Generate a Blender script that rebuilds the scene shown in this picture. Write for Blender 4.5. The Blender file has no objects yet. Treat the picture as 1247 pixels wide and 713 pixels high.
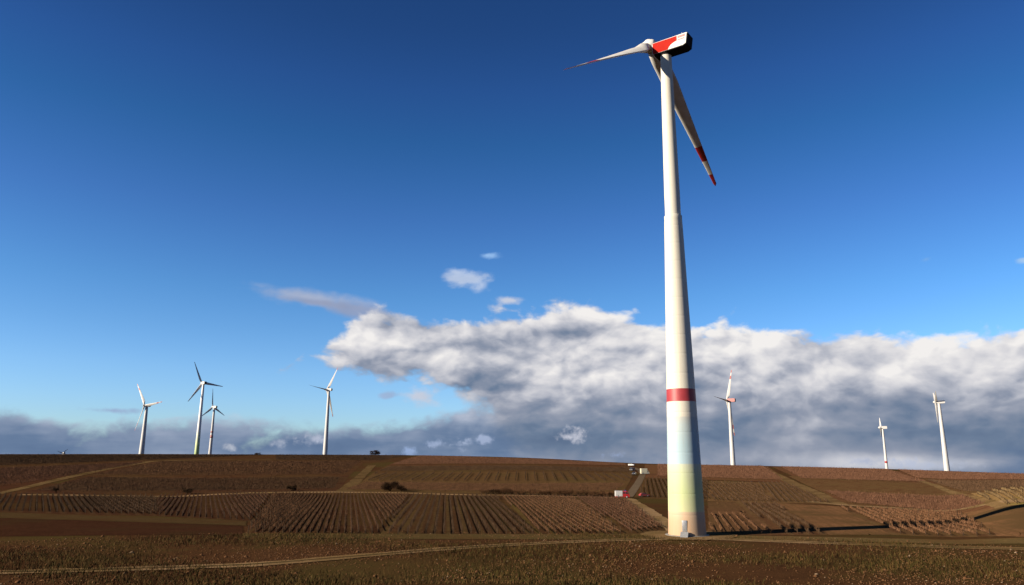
import bpy, bmesh, math, random
import numpy as np
from math import sin, cos, radians, degrees, hypot, atan2, tan, pi
from mathutils import Matrix, Vector

scene = bpy.context.scene
col = scene.collection
random.seed(7)
RNG = np.random.default_rng(11)

# ------------------------------------------------------------------ camera
F, CX, CY, PITCH, ROLL = 900.0, 623.5, 356.5, 12.87, 0.35
cam_data = bpy.data.cameras.new('camera')
cam_data.sensor_width = 36.0
cam_data.lens = F / 1247.0 * 36.0
cam_data.clip_start = 0.5
cam_data.clip_end = 60000.0
cam = bpy.data.objects.new('camera', cam_data)
col.objects.link(cam)
RM = Matrix.Rotation(radians(90 + PITCH), 3, 'X') @ Matrix.Rotation(radians(ROLL), 3, 'Z')
cam.matrix_world = RM.to_4x4()
scene.camera = cam
CM = np.array(RM)

# ------------------------------------------------------------------ light
SUN_AZ, SUN_EL = -111.5, 19.5          # azimuth clockwise from +Y, seen from above
sd = bpy.data.lights.new('sun', 'SUN')
sd.energy = 5.0
sd.angle = radians(0.5)
sd.color = (1.0, 0.87, 0.70)
sun = bpy.data.objects.new('sun', sd)
col.objects.link(sun)
sv = Vector((sin(radians(SUN_AZ)) * cos(radians(SUN_EL)), cos(radians(SUN_AZ)) * cos(radians(SUN_EL)), sin(radians(SUN_EL))))
sun.rotation_euler = sv.to_track_quat('Z', 'Y').to_euler()
scene.view_settings.view_transform = 'Standard'
scene.view_settings.look = 'None'
EXPO = 1.4
scene.view_settings.exposure = EXPO
scene.view_settings.gamma = 1.0


def lin(c):
    """sRGB 0-255 -> linear RGBA"""
    o = []
    for v in c:
        v = v / 255.0
        o.append(v / 12.92 if v <= 0.04045 else ((v + 0.055) / 1.055) ** 2.4)
    return (o[0], o[1], o[2], 1.0)


def ray(px, py):
    d = CM @ np.array([(px - CX) / F, -(py - CY) / F, -1.0])
    return d / hypot(d[0], d[1])


def proj(P):
    c = CM.T @ np.array(P)
    return CX + F * c[0] / -c[2], CY - F * c[1] / -c[2]


def azel(px, py):
    d = ray(px, py)
    return degrees(atan2(d[0], d[1])), degrees(math.atan(d[2]))


# ------------------------------------------------------------------ node helper
class NG:
    def __init__(s, tree):
        s.t = tree
        s.n = tree.nodes
        s.l = tree.links

    def _in(s, sock, v):
        if isinstance(v, bpy.types.NodeSocket):
            s.l.new(v, sock)
        elif v is not None:
            sock.default_value = v

    def m(s, op, a, b=None, c=None, clamp=False):
        n = s.n.new('ShaderNodeMath'); n.operation = op; n.use_clamp = clamp
        s._in(n.inputs[0], a)
        if b is not None: s._in(n.inputs[1], b)
        if c is not None: s._in(n.inputs[2], c)
        return n.outputs[0]

    def vm(s, op, a, b=None, scale=None):
        n = s.n.new('ShaderNodeVectorMath'); n.operation = op
        s._in(n.inputs[0], a)
        if b is not None: s._in(n.inputs[1], b)
        if scale is not None: s._in(n.inputs['Scale'], scale)
        return n.outputs[0]

    def sm(s, x, a, b, lo=0.0, hi=1.0, kind='SMOOTHSTEP'):
        n = s.n.new('ShaderNodeMapRange'); n.interpolation_type = kind
        s._in(n.inputs[0], x); s._in(n.inputs[1], a); s._in(n.inputs[2], b)
        s._in(n.inputs[3], lo); s._in(n.inputs[4], hi)
        return n.outputs[0]

    def mix(s, f, a, b, kind='MIX'):
        n = s.n.new('ShaderNodeMix'); n.data_type = 'RGBA'; n.blend_type = kind
        s._in(n.inputs[0], f); s._in(n.inputs[6], a); s._in(n.inputs[7], b)
        return n.outputs[2]

    def noise(s, v, scale, detail=6, rough=0.55, dist=0.0, col=False):
        n = s.n.new('ShaderNodeTexNoise')
        s._in(n.inputs['Vector'], v)
        n.inputs['Scale'].default_value = scale; n.inputs['Detail'].default_value = detail
        n.inputs['Roughness'].default_value = rough; n.inputs['Distortion'].default_value = dist
        return n.outputs[1] if col else n.outputs[0]

    def ramp(s, f, pts, interp='LINEAR'):
        n = s.n.new('ShaderNodeValToRGB'); n.color_ramp.interpolation = interp
        e = n.color_ramp.elements
        while len(e) < len(pts): e.new(0.5)
        for k, (p, c) in enumerate(pts):
            e[k].position = p; e[k].color = c
        s._in(n.inputs[0], f)
        return n.outputs[0]

    def curve(s, x, pts, x0, x1):
        """piecewise smooth function of x given as (x, y) points"""
        ys = [p[1] for p in pts]
        lo, hi = min(ys) - 1e-3, max(ys) + 1e-3
        u = s.sm(x, x0, x1, 0.0, 1.0, 'LINEAR')
        n = s.n.new('ShaderNodeFloatCurve')
        c = n.mapping.curves[0]
        while len(c.points) < len(pts): c.points.new(0.5, 0.5)
        for k, (px, py) in enumerate(sorted(pts)):
            c.points[k].location = ((px - x0) / (x1 - x0), (py - lo) / (hi - lo))
            c.points[k].handle_type = 'AUTO_CLAMPED'
        n.mapping.update()
        s._in(n.inputs[1], u)
        return s.m('MULTIPLY_ADD', n.outputs[0], hi - lo, lo)


# ------------------------------------------------------------------ world: Nishita sky and banks of cloud
world = bpy.data.worlds.new('World')
scene.world = world
world.use_nodes = True
world.cycles.sampling_method = 'NONE'
scene.cycles.max_bounces = 4
scene.cycles.diffuse_bounces = 2
scene.cycles.glossy_bounces = 2
scene.cycles.use_adaptive_sampling = True
scene.cycles.adaptive_threshold = 0.015
g = NG(world.node_tree)
g.n.clear()
tc = g.n.new('ShaderNodeTexCoord')
D = g.vm('NORMALIZE', tc.outputs['Generated'])
sep = g.n.new('ShaderNodeSeparateXYZ'); g.l.new(D, sep.inputs[0])
X, Y, Z = sep.outputs
AZ = g.m('MULTIPLY', g.m('ARCTAN2', X, Y), 180 / pi)
EL = g.m('MULTIPLY', g.m('ARCSINE', Z), 180 / pi)
# the sky is looked up a little above the true direction near and below the horizon (it is hidden by cloud there)
skyv = g.n.new('ShaderNodeCombineXYZ')
g._in(skyv.inputs[0], X); g._in(skyv.inputs[1], Y); g._in(skyv.inputs[2], g.m('MAXIMUM', Z, 0.004))
sky = g.n.new('ShaderNodeTexSky')
sky.sky_type = 'NISHITA'
sky.sun_disc = False
sky.sun_elevation = radians(SUN_EL)
sky.sun_rotation = radians(SUN_AZ)
sky.altitude = 200
sky.air_density = 1.0
sky.dust_density = 0.3
sky.ozone_density = 2.5
g.l.new(skyv.outputs[0], sky.inputs[0])
SKYS = 0.085
def tgt(y, want, have):
    e = azel(300, y)[1]
    w, h = lin(want), lin(have)
    return e, [w[k] / h[k] for k in range(3)]
# clear cold air: the blue is deeper overhead and paler low down than the model gives
TT = [tgt(5, (35, 73, 130), (45, 68, 95)), tgt(80, (40, 83, 146), (50, 75, 104)), tgt(150, (44, 95, 158), (57, 84, 115)), tgt(250, (64, 115, 184), (71, 101, 133)),
      tgt(350, (88, 148, 212), (91, 124, 154)), tgt(400, (107, 167, 225), (105, 139, 163)), tgt(450, (134, 189, 238), (125, 155, 169)), tgt(500, (150, 200, 240), (140, 165, 169))]
mx = max(max(v) for _, v in TT)
TT = sorted(TT)
tint = g.ramp(g.m('DIVIDE', g.m('MAXIMUM', EL, 0.0), 60.0), [(e / 60.0, (v[0] / mx, v[1] / mx, v[2] / mx, 1)) for e, v in TT])
hsat = g.n.new('ShaderNodeHueSaturation'); hsat.inputs['Saturation'].default_value = 1.12
g.l.new(sky.outputs[0], hsat.inputs['Color'])
skycol = g.vm('MULTIPLY', g.vm('SCALE', hsat.outputs[0], scale=g.m('MULTIPLY', g.sm(EL, 4.0, 38.0, 1.0, 0.50), SKYS * mx)), tint)

# noise domain: direction, stretched so that clouds are wider than tall
stre = g.vm('MULTIPLY', D, (1.0, 1.0, 1.7))
warp = g.noise(stre, 6.0, 2, 0.5, 0, True)
warp = g.vm('SCALE', g.vm('SUBTRACT', warp, (0.5, 0.5, 0.5)), scale=0.05)
PV = g.vm('ADD', stre, warp)
PV2 = g.vm('ADD', PV, (-0.012, -0.005, 0.022))       # towards the light, for the relief of the billows
def billow(v):
    a = g.noise(v, 10.0, 6, 0.48)
    b = g.noise(v, 5.0, 2, 0.5)
    return g.m('ADD', g.m('MULTIPLY', a, 0.62), g.m('MULTIPLY', b, 0.38))
N1 = billow(PV)
N1b = billow(PV2)
NL = g.noise(stre, 4.5, 2, 0.5)
NH = g.noise(g.vm('MULTIPLY', D, (1.0, 1.0, 6.0)), 4.0, 5, 0.55)      # layered, for the far bank
nz = g.m('MULTIPLY', g.m('SUBTRACT', N1, 0.5), 1.25)
def puff(v, sc):
    n = g.n.new('ShaderNodeTexVoronoi'); n.feature = 'F1'
    g._in(n.inputs['Vector'], v); n.inputs['Scale'].default_value = sc
    n.inputs['Detail'].default_value = 2.0
    n.inputs['Roughness'].default_value = 0.5; n.inputs['Lacunarity'].default_value = 2.3
    return g.m('SUBTRACT', 1.0, n.outputs['Distance'])
wf = g.vm('ADD', PV, g.vm('SCALE', g.vm('SUBTRACT', g.noise(PV, 26.0, 3, 0.6, 0, True), (0.5, 0.5, 0.5)), scale=0.022))
PF = puff(wf, 13.0)
PFb = puff(g.vm('ADD', wf, (-0.008, -0.004, 0.018)), 13.0)
NFn = g.noise(PV, 32.0, 5, 0.6)
NF = g.m('ADD', g.m('MULTIPLY', NFn, 0.6), g.m('MULTIPLY', PF, 0.45))
NF = g.m('ADD', NF, 0.02)
nf = g.m('ADD', nz, g.m('MULTIPLY', g.m('SUBTRACT', NF, 0.5), 0.8))

def band(az, el, top, bot, soft_t, soft_b):
    """signed thickness of a cloud layer, in degrees, between two curves of azimuth"""
    return g.m('MINIMUM', g.m('DIVIDE', g.m('SUBTRACT', top, el), soft_t), g.m('DIVIDE', g.m('SUBTRACT', el, bot), soft_b))

def crv(pts, left, right, lo=-180, hi=180):
    p = []
    for px, py in pts: p.append(azel(px, py))
    a0, a1 = p[0][0], p[-1][0]
    back = (left + right) / 2
    p = [(lo, back), (-110, left * 0.7 + back * 0.3), (a0 - 22, left)] + p + [(a1 + 22, right), (110, right * 0.7 + back * 0.3), (hi, back)]
    return g.curve(AZ, p, lo, hi)

# the great bank on the right, open to the left
topM = crv([(330, 470), (366, 440), (378, 410), (392, 392), (430, 383), (480, 377), (560, 378), (620, 366), (700, 362), (800, 371), (860, 385), (960, 381), (1060, 387), (1100, 393), (1160, 387), (1220, 379), (1247, 377)], -6.0, 12.5)
botM = crv([(330, 438), (374, 440), (400, 462), (450, 472), (500, 478), (540, 487), (575, 503), (610, 545), (650, 600), (700, 620), (860, 620), (1060, 620), (1247, 620)], -5.0, -14.0)
gM = band(AZ, EL, topM, botM, 1.3, 1.3)
# the low bank along the horizon
topL = crv([(0, 490), (40, 497), (80, 513), (140, 505), (230, 505), (300, 510), (400, 508), (480, 506), (560, 498), (640, 492), (760, 480), (900, 470), (1247, 470)], 5.5, 7.0)
gL = g.m('DIVIDE', g.m('SUBTRACT', topL, EL), 1.0)

def blob(px, py, rx, ry, rot=0.0):
    """elliptic bump in degrees of azimuth / elevation: 1 in the middle, 0 at the rim, negative outside"""
    a, e = azel(px, py)
    k = 57.3 / F
    da = g.m('SUBTRACT', AZ, a); de = g.m('SUBTRACT', EL, e)
    if rot:
        c, s_ = cos(rot), sin(rot)
        u = g.m('ADD', g.m('MULTIPLY', da, c), g.m('MULTIPLY', de, s_))
        v = g.m('SUBTRACT', g.m('MULTIPLY', de, c), g.m('MULTIPLY', da, s_))
    else:
        u, v = da, de
    u = g.m('DIVIDE', u, rx * k); v = g.m('DIVIDE', v, ry * k)
    d = g.m('SQRT', g.m('ADD', g.m('MULTIPLY', u, u), g.m('MULTIPLY', v, v)))
    return g.m('SUBTRACT', 1.0, d)

def gauss(px, py, rx, ry):
    a, e = azel(px, py)
    k = 57.3 / F
    u = g.m('DIVIDE', g.m('SUBTRACT', AZ, a), rx * k); v = g.m('DIVIDE', g.m('SUBTRACT', EL, e), ry * k)
    return g.m('EXPONENT', g.m('MULTIPLY', g.m('ADD', g.m('MULTIPLY', u, u), g.m('MULTIPLY', v, v)), -1.0))

def alpha(field, amp, lo, hi, clampd=2.5):
    f = g.m('MINIMUM', field, clampd)
    return g.sm(g.m('ADD', f, g.m('MULTIPLY', nz, amp)), lo, hi)

aM = g.sm(g.m('ADD', g.m('MINIMUM', gM, 3.6), g.m('MULTIPLY', nf, 3.6)), -0.05, g.sm(EL, 1.5, 6.5, 2.6, 0.75))
aL = g.m('MULTIPLY', g.sm(g.m('ADD', g.m('MINIMUM', gL, 2.5), g.m('MULTIPLY', nf, 3.4)), -0.35, 0.9), g.sm(g.m('ADD', NH, g.m('MULTIPLY', gL, 0.35)), 0.30, 0.62, 0.55, 1.0))
# tone of the cloud: relief from the light side plus where the bank is thick or thin
rf = g.sm(EL, 0.0, 7.0, 0.25, 1.0)
relief = g.m('MULTIPLY', g.m('SUBTRACT', N1, N1b), 1.0)
tone = g.m('ADD', g.m('MULTIPLY', g.m('ADD', g.m('MULTIPLY', relief, 1.5), g.m('ADD', g.m('MULTIPLY', g.m('SUBTRACT', PF, PFb), 0.50), g.m('MULTIPLY', g.m('SUBTRACT', NFn, 0.5), 0.35))), rf), g.m('MULTIPLY', g.m('SUBTRACT', NL, 0.5), 0.65))
tone = g.m('ADD', tone, g.m('MULTIPLY', g.m('SUBTRACT', NH, 0.5), 0.35))
rise = g.sm(EL, 0.0, 11.0, -0.19, 0.14)     # tops stand in the sun, bases do not
tone = g.m('ADD', tone, rise)
for (px, py, rx, ry, w) in [
        (440, 418, 85, 14, .22), (560, 432, 60, 12, .14), (690, 384, 110, 14, .16), (800, 396, 60, 14, .10),
        (470, 452, 60, 10, -.18), (600, 466, 60, 14, -.24), (520, 400, 60, 8, -.14), (700, 406, 90, 12, -.22), (600, 418, 50, 14, -.14),
        (655, 462, 34, 18, .18), (755, 440, 55, 30, .22), (760, 392, 40, 10, .10), (630, 520, 80, 26, -.12), (730, 520, 90, 24, -.10),
        (880, 400, 60, 14, .05), (880, 432, 70, 26, .12), (960, 450, 50, 20, .12), (1000, 425, 36, 18, -.14), (870, 412, 24, 10, -.1),
        (1180, 408, 90, 22, .34), (1120, 450, 60, 24, .10), (1215, 470, 50, 28, .26), (1110, 440, 70, 26, .18), (930, 420, 80, 30, .08), (1010, 400, 60, 12, .04),
        (870, 532, 46, 20, -.20), (1000, 500, 90, 30, -.10), (1140, 520, 130, 34, -.14), (1100, 564, 90, 10, .42), (960, 560, 60, 10, .02), (1210, 566, 40, 8, .1),
        (50, 500, 60, 10, .10), (110, 512, 50, 10, .04), (30, 530, 60, 20, -.10), (120, 522, 24, 8, .10), (340, 525, 60, 12, .12), (250, 535, 80, 16, -.06), (470, 530, 60, 14, -.04)]:
    tone = g.m('ADD', tone, g.m('MULTIPLY', gauss(px, py, rx, ry), w))
tone = g.m('ADD', tone, 0.55)
C_RAMP = [(0.0, lin((86, 106, 136))), (0.2, lin((108, 126, 152))), (0.42, lin((146, 154, 172))), (0.6, lin((184, 187, 198))), (0.8, lin((218, 217, 221))), (1.0, lin((243, 240, 238)))]
cloudc = g.ramp(tone, C_RAMP)
# the low bank is farther off and bluer
toneL = g.m('ADD', tone, g.m('MULTIPLY', g.m('SUBTRACT', NH, 0.5), 0.6))
toneL = g.m('ADD', toneL, g.m('MULTIPLY', g.sm(gL, -0.6, 2.0, 0.36, 0.04), g.sm(AZ, -34.0, -16.0, 0.45, 1.0)))
cloudl = g.ramp(toneL, [(0.0, lin((84, 107, 142))), (0.3, lin((103, 125, 157))), (0.55, lin((140, 155, 180))), (0.8, lin((178, 188, 207))), (1.0, lin((220, 222, 228)))])
out = g.mix(aL, skycol, cloudl)

# thin lone clouds
small = [(372, 362, 105, 19, -.08, (178, 186, 208)), (428, 378, 72, 15, -.10, (150, 162, 192)), (380, 368, 80, 9, -.08, (150, 160, 188)), (572, 339, 52, 18, 0, (196, 210, 234)), (594, 311, 30, 8, 0, (150, 188, 232)),
         (1128, 316, 14, 6, .2, (126, 176, 232)), (1248, 317, 14, 5, 0, (170, 204, 240)), (512, 482, 40, 22, 0, (206, 208, 220)),
         (470, 482, 26, 9, .1, (160, 182, 216)), (625, 366, 30, 10, 0, (214, 216, 226)), (135, 500, 70, 7, 0, (150, 168, 202))]
for (px, py, rx, ry, rot, c) in small:
    b = blob(px, py, rx, ry, rot)
    a = g.m('MULTIPLY', g.sm(g.m('ADD', b, g.m('MULTIPLY', nf, 1.0 if 362 < px < 430 and py < 390 else 2.2)), 0.05, 0.7), g.sm(b, -0.25, 0.35))
    cc = g.vm('SCALE', lin(c)[:3], scale=g.m('ADD', 0.97, g.m('MULTIPLY', relief, 0.8)))
    out = g.mix(g.m('MULTIPLY', a, 0.85), out, cc)
out = g.mix(aM, out, cloudc)
NS = g.noise(D, 85.0, 4, 0.6)
# small bright cumulus in front of the grey banks
for (px, py, rx, ry, c) in [(692, 532, 27, 13, (205, 207, 220)), (752, 555, 18, 8, (150, 168, 205)), (283, 547, 20, 8, (202, 208, 222)), (530, 541, 20, 11, (166, 182, 214)),
                            (562, 541, 18, 11, (172, 186, 214)), (590, 536, 12, 9, (165, 180, 210)), (335, 538, 30, 12, (176, 186, 206)), (380, 535, 26, 13, (182, 190, 210)),
                            (500, 550, 18, 7, (150, 172, 210)), (1130, 566, 60, 9, (178, 186, 206)), (1050, 562, 30, 9, (170, 178, 200))]:
    b = blob(px, py, rx, ry)
    a = g.sm(g.m('ADD', g.m('MULTIPLY', b, 1.2), g.m('ADD', g.m('MULTIPLY', nz, 1.5), g.m('ADD', g.m('MULTIPLY', g.m('SUBTRACT', NF, 0.5), 2.5), g.m('MULTIPLY', g.m('SUBTRACT', NS, 0.5), 2.2)))), -0.15, 0.95)
    a = g.m('MULTIPLY', a, g.sm(g.m('ADD', b, g.m('MULTIPLY', g.m('SUBTRACT', NS, 0.5), 2.0)), -0.1, 0.7))
    cc = g.vm('SCALE', lin(c)[:3], scale=g.m('ADD', 1.0, g.m('MULTIPLY', relief, 1.0)))
    out = g.mix(g.m('MULTIPLY', a, 0.9), out, cc)
bg = g.n.new('ShaderNodeBackground')
g.l.new(out, bg.inputs[0])
bg.inputs[1].default_value = 2 ** -EXPO
wo = g.n.new('ShaderNodeOutputWorld')
g.l.new(bg.outputs[0], wo.inputs[0])

# ------------------------------------------------------------------ terrain
SKYL = [(0, 553.6), (100, 553.2), (200, 553.2), (330, 553.8), (480, 554.3), (560, 555.6), (640, 557.3), (700, 560.5), (765, 564.8), (870, 566.4), (940, 567.8), (1080, 571.2), (1153, 573.8), (1247, 577.3)]
SK_AZ = [azel(x, y)[0] for x, y in SKYL]
SK_E = [ray(x, y)[2] for x, y in SKYL]
SK_AZ = [-180, -90, -55] + SK_AZ + [55, 90, 180]
SK_E = [-0.008, 0.0, 0.003] + SK_E + [-0.016, -0.014, -0.008]
RS = 620.0
PR = [0, 15, 40, 70, 90, 120, 150, 200, 260, 300, 345]
PZ = [-1.7, -2.6, -6.8, -11.4, -13.4, -13.4, -13.35, -13.3, -13.4, -12.9, -11.2]
PZR = [-1.7, -2.6, -6.8, -11.2, -12.9, -13.1, -13.3, -10.2, -7.6, -7.6, -8.2]


def smooth01(t):
    t = np.clip(t, 0, 1)
    return t * t * (3 - 2 * t)


def hgt(x, y):
    x = np.asarray(x, float); y = np.asarray(y, float)
    r = np.hypot(x, y); az = np.degrees(np.arctan2(x, y))
    e = np.zeros_like(r)
    for o in (-3, -1.5, 0, 1.5, 3):
        e = e + np.interp((az + o + 180) % 360 - 180, SK_AZ, SK_E) / 5
    Hs = e * RS
    def prof(PZv, last):
        out = np.zeros_like(r)
        for o in (-.06, -.03, 0, .03, .06):       # smoothed polyline
            rr = r * (1 + o)
            base = np.interp(rr, PR, PZv)
            t = (rr - 345) / (RS - 345)
            up = last + (Hs - last) * (1.12 * t - .12 * t * t)
            out = out + np.where(rr > 345, up, base) / 5
        return out
    L = prof(PZ, -11.2); R_ = prof(PZR, -8.2)
    w = smooth01((az - 29.0) / 5.0) * smooth01((150 - az) / 60)
    h = L * (1 - w) + R_ * w
    far = e * r - .013 * (r - RS) ** 2 / (np.maximum(r, RS) - RS + 200)
    k = smooth01((r - RS + 15) / 30)
    h = h * (1 - k) + far * k
    # gentle swells
    h = h + .22 * np.sin(x / 23.0 + 1.1) * np.sin(y / 31.0) * smooth01(r / 100 - .5) * (1 - smooth01((r - 480) / 100))
    return h


def P(px, py):
    """the spot on the ground seen in that direction"""
    d = ray(px, py)
    rr = np.concatenate([np.arange(60, 640, 0.5), np.arange(640, 1500, 4)])
    hh = hgt(d[0] * rr, d[1] * rr)
    k = np.argmax(hh >= d[2] * rr)
    if hh[k] < d[2] * rr[k]: k = int(np.argmin(np.abs(rr - 618)))
    return np.array([d[0] * rr[k], d[1] * rr[k]])


def link(o, parent=None, kind=None, label=None, cat=None, group=None):
    col.objects.link(o)
    if parent: o.parent = parent
    if kind: o['kind'] = kind
    if label: o['label'] = label
    if cat: o['category'] = cat
    if group: o['group'] = group
    return o


def empty(name, loc, rz=0, **kw):
    o = bpy.data.objects.new(name, None)
    o.location = loc; o.rotation_euler = (0, 0, rz); o.empty_display_size = 1
    return link(o, **kw)


def fast_mesh(name, V, Fq, mats, mi=None, smooth=False):
    """V (n,3), Fq (m,4) or (m,3) arrays"""
    V = np.asarray(V, np.float32); Fq = np.asarray(Fq, np.int32)
    me = bpy.data.meshes.new(name)
    me.vertices.add(len(V)); me.vertices.foreach_set('co', V.ravel())
    k = Fq.shape[1]
    me.loops.add(len(Fq) * k); me.loops.foreach_set('vertex_index', Fq.ravel())
    me.polygons.add(len(Fq)); me.polygons.foreach_set('loop_start', np.arange(0, len(Fq) * k, k, dtype=np.int32))
    me.polygons.foreach_set('loop_total', np.full(len(Fq), k, np.int32))
    if mi is not None: me.polygons.foreach_set('material_index', np.asarray(mi, np.int32))
    if smooth: me.polygons.foreach_set('use_smooth', np.ones(len(Fq), bool))
    for m in (mats if isinstance(mats, (list, tuple)) else [mats]): me.materials.append(m)
    me.update(calc_edges=True); me.validate()
    return me


# ------------------------------------------------------------------ materials
def newmat(name):
    m = bpy.data.materials.new(name); m.use_nodes = True
    t = m.node_tree; b = t.nodes['Principled BSDF']
    return m, NG(t), b


def paint(name, c, rough=0.45, var=0.06, scale=1.5, metal=0.0, spec=0.4):
    m, n, b = newmat(name)
    t = n.n.new('ShaderNodeTexCoord')
    v = n.noise(t.outputs['Object'], scale, 5, 0.6)
    dark = tuple(x * (1 - 2.2 * var) for x in c[:3]) + (1,)
    n.l.new(n.mix(n.sm(v, .35, .65), dark, c if len(c) == 4 else tuple(c) + (1,)), b.inputs['Base Color'])
    b.inputs['Roughness'].default_value = rough; b.inputs['Metallic'].default_value = metal
    b.inputs['Specular IOR Level'].default_value = spec
    return m


# the sun's angle put into the soil colour: darker left, paler right
EKS = {'L': (.295, .215, .175), 'M': (.38, .30, .225), 'R': (.53, .415, .32)}


class Earth:
    def __init__(s, *a, **k): s.a, s.k, s.c = a, k, {}

    def get(s, tone):
        if tone not in s.c: s.c[tone] = _soil(tone, *s.a, **s.k)
        return s.c[tone]


def soil(*a, **k): return Earth(*a, **k)


def tone_of(q):
    x = sum(p[0] for p in q) / len(q)
    return 'L' if x < 430 else ('M' if x < 830 else 'R')


def _soil(tone, name, ca, cb, cc=None, stripe=None, bump=.35, big=0.03, fine=1.3):
    """earth / stubble: two colours mottled, a third in patches; stripe = (azimuth deg, spacing, colour, width, strength)"""
    m, n, b = newmat(name)
    ek = lambda c: tuple(c[i] * EKS[tone][i] for i in range(3)) + (1.0,)
    ca, cb = ek(ca), ek(cb)
    if cc is not None: cc = ek(cc)
    if stripe: stripe = (stripe[0], stripe[1], ek(stripe[2]), stripe[3], stripe[4])
    t = n.n.new('ShaderNodeTexCoord'); O = t.outputs['Object']
    a = n.noise(O, fine, 8, 0.68)
    a2 = n.noise(O, fine * .12, 5, .6)
    c = n.mix(n.sm(n.m('ADD', n.m('MULTIPLY', a, .7), n.m('MULTIPLY', a2, .3)), .38, .62), ca, cb)
    if cc is not None:
        p = n.noise(O, big, 5, .6, .3)
        c = n.mix(n.sm(p, .46, .62), c, cc)
    if stripe:
        az_, sp, sc_, wd, st = stripe
        th = radians(az_)
        sx = n.n.new('ShaderNodeSeparateXYZ'); n.l.new(O, sx.inputs[0])
        perp = n.m('ADD', n.m('MULTIPLY', sx.outputs[0], cos(th)), n.m('MULTIPLY', sx.outputs[1], -sin(th)))
        perp = n.m('ADD', perp, n.m('MULTIPLY', n.noise(O, .4, 3, .5), .35 * sp))
        ph = n.m('ABSOLUTE', n.m('SUBTRACT', n.m('FRACT', n.m('DIVIDE', perp, sp)), .5))
        f = n.sm(ph, wd, wd + .16, 1.0, 0.0)
        brk = n.sm(n.noise(O, .25, 4, .6), .3, .55)
        c = n.mix(n.m('MULTIPLY', n.m('MULTIPLY', f, st), brk), c, sc_)
    n.l.new(c, b.inputs['Base Color'])
    b.inputs['Roughness'].default_value = 1.0; b.inputs['Specular IOR Level'].default_value = .0
    bp = n.n.new('ShaderNodeBump'); bp.inputs['Strength'].default_value = bump; bp.inputs['Distance'].default_value = .35
    n.l.new(n.noise(O, fine * 2.2, 8, .7), bp.inputs['Height']); n.l.new(bp.outputs[0], b.inputs['Normal'])
    return m


def A(r, g_, b_, k=1.0): return (r * k, g_ * k, b_ * k, 1.0)


SOIL_DK, SOIL_RED, SOIL_BR = A(.105, .062, .038), A(.21, .105, .065), A(.16, .095, .052)
OLIVE, TAN, ORANGE = A(.15, .125, .05), A(.36, .29, .18), A(.34, .19, .09)
GREEN = A(.11, .12, .04)

# ------------------------------------------------------------------ ground sheet
def ground():
    az = np.radians(np.concatenate([np.arange(-180, -44, 4.0), np.arange(-44, 44, .4), np.arange(44, 180, 4.0)]))
    rr = np.concatenate([[0.01], np.arange(6, 90, 6), np.arange(90, 240, 3), np.arange(240, 660, 5), np.geomspace(665, 14000, 60)])
    Rg, Ag = np.meshgrid(rr, az, indexing='ij')
    x = Rg * np.sin(Ag); y = Rg * np.cos(Ag); z = hgt(x, y)
    V = np.stack([x, y, z], -1).reshape(-1, 3)
    nr, na = Rg.shape
    i = np.arange(nr - 1)[:, None] * na; j = np.arange(na)[None, :]; j2 = (j + 1) % na
    Fq = np.stack([i + j, i + na + j, i + na + j2, i + j2], -1).reshape(-1, 4)[:, ::-1]
    me = fast_mesh('ground', V, Fq, soil('rough_ground', SOIL_DK, A(.15, .09, .05), A(.12, .10, .045), big=.02).get('M'), smooth=True)
    link(bpy.data.objects.new('ground', me), kind='structure')
ground()


def quad_pts(q):
    return [P(*p) for p in q]


def patch(name, q, mat, lift, nu=40, nv=24, world=False):
    """four-cornered piece of land laid on the slope (corners: far left, far right, near right, near left)"""
    c = q if world else quad_pts(q)
    u = np.linspace(0, 1, nu + 1)[None, :, None]; v = np.linspace(0, 1, nv + 1)[:, None, None]
    pts = (1 - v) * ((1 - u) * c[0] + u * c[1]) + v * ((1 - u) * c[3] + u * c[2])
    # ragged edges
    j = RNG.normal(0, .12, pts.shape)
    pts = pts + j
    x, y = pts[..., 0], pts[..., 1]
    V = np.stack([x, y, hgt(x, y) + lift * .4], -1).reshape(-1, 3)
    i = np.arange(nv)[:, None] * (nu + 1); k = np.arange(nu)[None, :]
    Fq = np.stack([i + k, i + nu + 1 + k, i + nu + 2 + k, i + 1 + k], -1).reshape(-1, 4)
    me = fast_mesh(name, V, Fq, mat.get(tone_of(q)) if isinstance(mat, Earth) else mat, smooth=True)
    return link(bpy.data.objects.new(name, me), kind='structure')


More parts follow.
